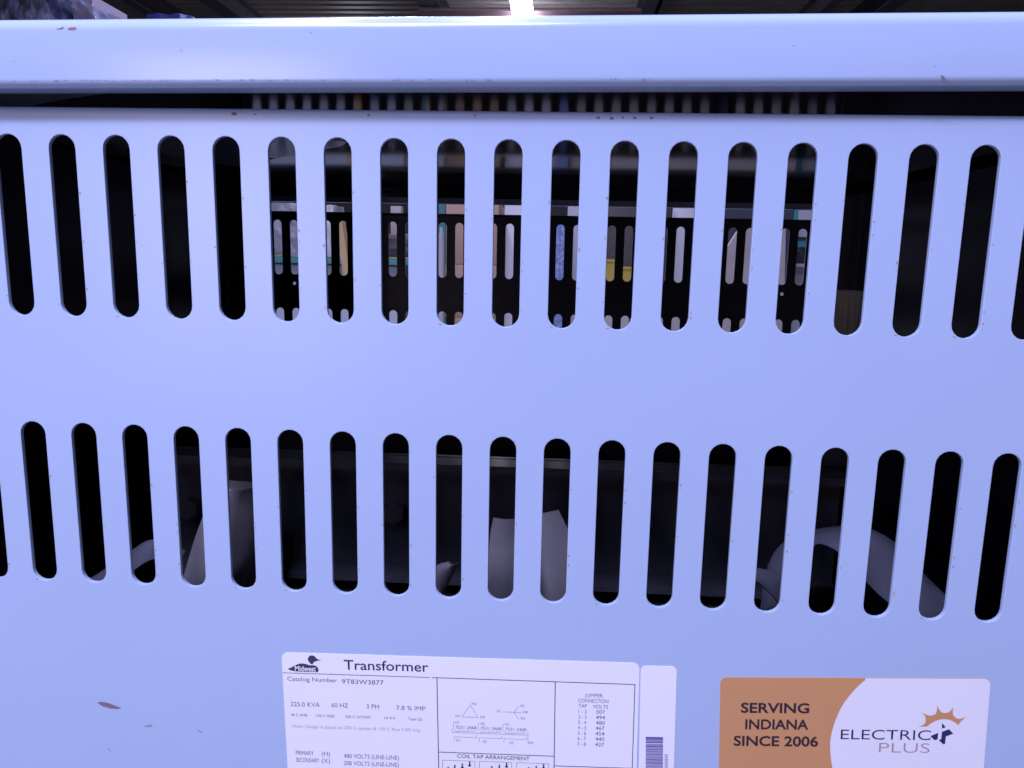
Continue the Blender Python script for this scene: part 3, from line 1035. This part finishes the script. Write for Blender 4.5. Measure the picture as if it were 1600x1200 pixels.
# duck logo on the nameplate
duck = [(449.8, 1044.4), (455, 1042.6), (461, 1039.4), (466, 1037), (472, 1036), (478, 1037), (484, 1038.9), (490, 1038.8), (494, 1040), (497, 1043), (498.2, 1047), (496.6, 1049.8),
        (490, 1049.4), (480, 1049), (470, 1048.8), (461, 1048.4), (459.5, 1047.6), (454, 1047)]
plate('duck_body', pxs(duck), YF, 0, M['ink'], NP)
head = [(485.5, 1036.6), (483, 1033.5), (481.2, 1030.5), (481.6, 1027), (484, 1024.2), (488, 1023.3), (491.6, 1024.6), (494.4, 1027.6), (496, 1029.4), (502, 1030.8), (495.6, 1032), (491, 1033.6), (489, 1036.8), (487, 1037.2)]
plate('duck_head', pxs(head), YF, 0, M['ink'], NP)
text('Midwest', (461.4, 1047.4), (494, 1048.4), 7.6, M['label'], NP, YF + .00006, bold=0.02)
# barcode
bm = bmesh.new()
yy = 1150.6
rb_ = random.Random(4)
first = True
while yy < 1290:
    h_ = 4.6 if first else rb_.choice((1.0, 1.0, 1.6, 2.4))
    q = [at(1008.8, yy), at(1035.8, yy + .5), at(1035.8, yy + .5 + h_), at(1008.8, yy + h_)]
    bm.faces.new([bm.verts.new((p.x, -YF, p.z)) for p in q])
    yy += h_ + rb_.choice((0.5, 0.7, 0.7, 1.2))
    first = False
finish('barcode', bm, M['barcode'], BC)
bm = bmesh.new()
yy = 1178
while yy < 1285:
    h_ = rb_.choice((2.2, 2.8, 3.0))
    q = [at(1038.2, yy), at(1043.6, yy + .1), at(1043.6, yy + .1 + h_), at(1038.2, yy + h_)]
    bm.faces.new([bm.verts.new((p.x, -YF, p.z)) for p in q])
    yy += h_ + 0.9
finish('printed_digits', bm, M['ink3'], BC)

# --- orange and white sticker
a3, b3 = at(1125.5, 1058), at(1548, 1059.8)
u3 = Vector((b3.x - a3.x, b3.z - a3.z))
LW3 = u3.length
u3.normalize()
v3 = Vector((-u3.y, u3.x))
ST = plate('sticker', rrect((a3.x, a3.z), u3, v3, 0, LW3, -0.076, 0, 0.0032), 0.00025, 0.00025, M['orange'], tr)
ST['label'] = 'orange and white rounded advertising sticker with a sun logo'
arc = pxs([(1355.6, 1058.9), (1341, 1071), (1329, 1084), (1318, 1098.5), (1310, 1113.4), (1303, 1131), (1298.3, 1148.7), (1296.8, 1169), (1300.5, 1200), (1311, 1228), (1327, 1254), (1345, 1275)])
arc = [(p.x, p.y) for p in [q.xy for q in catmull([Vector((x, z, 0)) for x, z in arc], 40)]]
rr_ = rrect((a3.x, a3.z), u3, v3, LW3 * 0.5, LW3 - 0.0001, -0.0759, -0.0001, 0.0032)
right = rr_[:14]                                   # lower right and upper right rounded corners
top_l = (a3.x + u3.x * 0, a3.z)
arc = [q for q in arc if (q[0] - a3.x) * v3.x + (q[1] - a3.z) * v3.y < -0.0001 and (q[0] - a3.x) * v3.x + (q[1] - a3.z) * v3.y > -0.0759]
e0, e1 = arc[0], arc[-1]


def on_edge(q, t):
    s_ = (q[0] - a3.x) * u3.x + (q[1] - a3.z) * u3.y
    return (a3.x + u3.x * s_ + v3.x * t, a3.z + u3.y * s_ + v3.y * t)


poly = right + [on_edge(e0, -0.0001)] + arc + [on_edge(e1, -0.0759)]
plate('white_field', poly, 0.00031, 0, M['swhite'], ST)
YS = 0.00038
text('SERVING', (1157.3, 1112.4), (1263.9, 1113.4), 14.6, M['sink'], ST, YS, bold=0.022)
text('INDIANA', (1164, 1138.2), (1262.5, 1139), 14.6, M['sink'], ST, YS, bold=0.022)
text('SINCE 2006', (1146, 1164), (1277.7, 1165.4), 14.6, M['sink'], ST, YS, bold=0.022)
text('ELECTRIC', (1313, 1154.2), (1453.4, 1155.6), 15, M['navy'], ST, YS, bold=-0.004)
text('PLUS', (1372.6, 1174.8), (1451.6, 1175.8), 15, M['taupe'], ST, YS, bold=-0.012)


def lg(pl):
    return pxs([(1420 + x / 15, 1090 + yy / 15) for x, yy in pl])


plate('sun_rays', lg([(215, 668), (300, 645), (355, 610), (385, 560), (385, 470), (370, 420), (300, 340), (400, 395), (480, 415), (560, 405), (620, 370), (650, 290), (660, 160),
                      (700, 270), (770, 340), (850, 355), (930, 330), (985, 285), (1040, 220), (1020, 330), (1030, 400), (1080, 460), (1150, 490), (1215, 480), (1330, 440),
                      (1215, 545), (1150, 635), (1070, 565), (960, 510), (840, 490), (720, 500), (600, 540), (500, 600), (420, 665)]), YS, 0, M['sun'], ST)
for pl in ([(770, 585), (855, 680), (770, 715)], [(500, 890), (680, 815), (670, 960), (595, 990)],
           [(770, 790), (930, 730), (1035, 830), (860, 900), (840, 1075), (795, 1080), (695, 985), (750, 960)]):
    plate('plug_mark', lg(pl), YS, 0, M['navy'], ST)

# ------------------------------------------------------------------ wear
rs = random.Random(11)


def blob(bm, c, r, ux, uz, y, n=9, rough=0.35):
    vs = []
    for i in range(n):
        a = 2 * math.pi * i / n
        k = r * (1 + rs.uniform(-rough, rough))
        vs.append(bm.verts.new((c[0] + k * math.cos(a) * ux, y, c[1] + k * math.sin(a) * uz)))
    bm.faces.new(vs)


bm = bmesh.new()
for zt, zb in ((ZT1, ZB1), (ZT2, ZB2)):
    for k in range(34):
        x = (k - 16.5) * P + FDX
        for i in range(rs.randint(2, 5)):
            z = rs.uniform(zb + .004, zt - .02)
            side = 1 if rs.random() < 0.85 else -1
            blob(bm, (x + side * (SW / 2 + 0.0008), z), rs.uniform(0.0002, 0.0005), 1.0, rs.uniform(.6, 1.8), -0.00006, n=6)
        if rs.random() < 0.3:
            blob(bm, (x - 0.0045, zb + 0.0006), 0.0005, 1.4, .6, -0.00006, n=7)
o = finish('rust_flecks', bm, M['rust'], tr)
o['kind'] = 'stuff'


def scuff(pl, m, name='scuff_mark', Y=-0.00006):
    bm = bmesh.new()
    vs = []
    for x, yy in pl:
        p = at(x, yy, Y)
        vs.append(bm.verts.new(p))
    bm.faces.new(vs)
    return finish(name, bm, m, tr)


scuff([(152, 1098), (156, 1096.5), (166, 1097.5), (176, 1101), (186, 1105), (190, 1106), (184, 1108), (172, 1107), (160, 1103.5)], M['scuff'])
scuff([(223, 1135.5), (229, 1133.5), (233, 1132), (239, 1132.6), (236, 1136), (229, 1136)], M['scuffg'])
scuff([(307, 1140), (311, 1140.5), (318, 1146), (313, 1144.5)], M['scuffg'])
scuff([(167, 1169), (169, 1169.5), (174, 1174.5), (171.5, 1174)], M['scuffg'])
for x, yy, k in ((366, 178, 1.5), (399, 179, .6), (935, 184, 1), (956, 185, 1.1), (973, 184, .7), (992, 184.5, 1), (1018, 184.5, 1), (742, 180.5, .7), (576, 180, .8)):
    scuff([(x - 3 * k, yy - 1.5 * k), (x, yy - 2.2 * k), (x + 3.2 * k, yy - 1), (x + 2 * k, yy + 2 * k), (x - 1, yy + 1.2 * k), (x - 2.6 * k, yy + 2 * k)], M['scuff'])
# lid marks
YLID = -LO - 0.00008
scuff([(86, 45.5), (93, 44), (99, 41.5), (100, 42.5), (95, 45.6)], M['scuff2'], Y=YLID)
scuff([(105, 45), (110, 42.6), (118, 42.2), (119.5, 44), (116, 46.5), (109, 47)], M['scuff2'], Y=YLID)
for x, yy, s_ in ((283, 79, 1), (485, 51, 1.1), (1240, 72, 1), (22, 96, .8), (1461, 104, .9)):
    scuff([(x - 1.6 * s_, yy - .8), (x + .3, yy - 1.8 * s_), (x + 1.8 * s_, yy + .2), (x + .2, yy + 1.6 * s_)], M['scuffg'], Y=YLID)
scuff([(1470, 117), (1474, 118), (1478, 123), (1483, 127), (1481, 129), (1475, 125), (1471, 121)], M['scuff'], Y=YLID)
bm = bmesh.new()
for i in range(60):
    px = rs.uniform(10, 1050)
    p = at(px, 125.5 - px * 0.0025 + rs.uniform(-.6, .6), YLID)
    blob(bm, (p.x, p.z), 0.00017, rs.uniform(1.5, 6), .7, YLID, n=6)
o = finish('chipped_edge_specks', bm, M['scuffg'], tr)
o['kind'] = 'stuff'
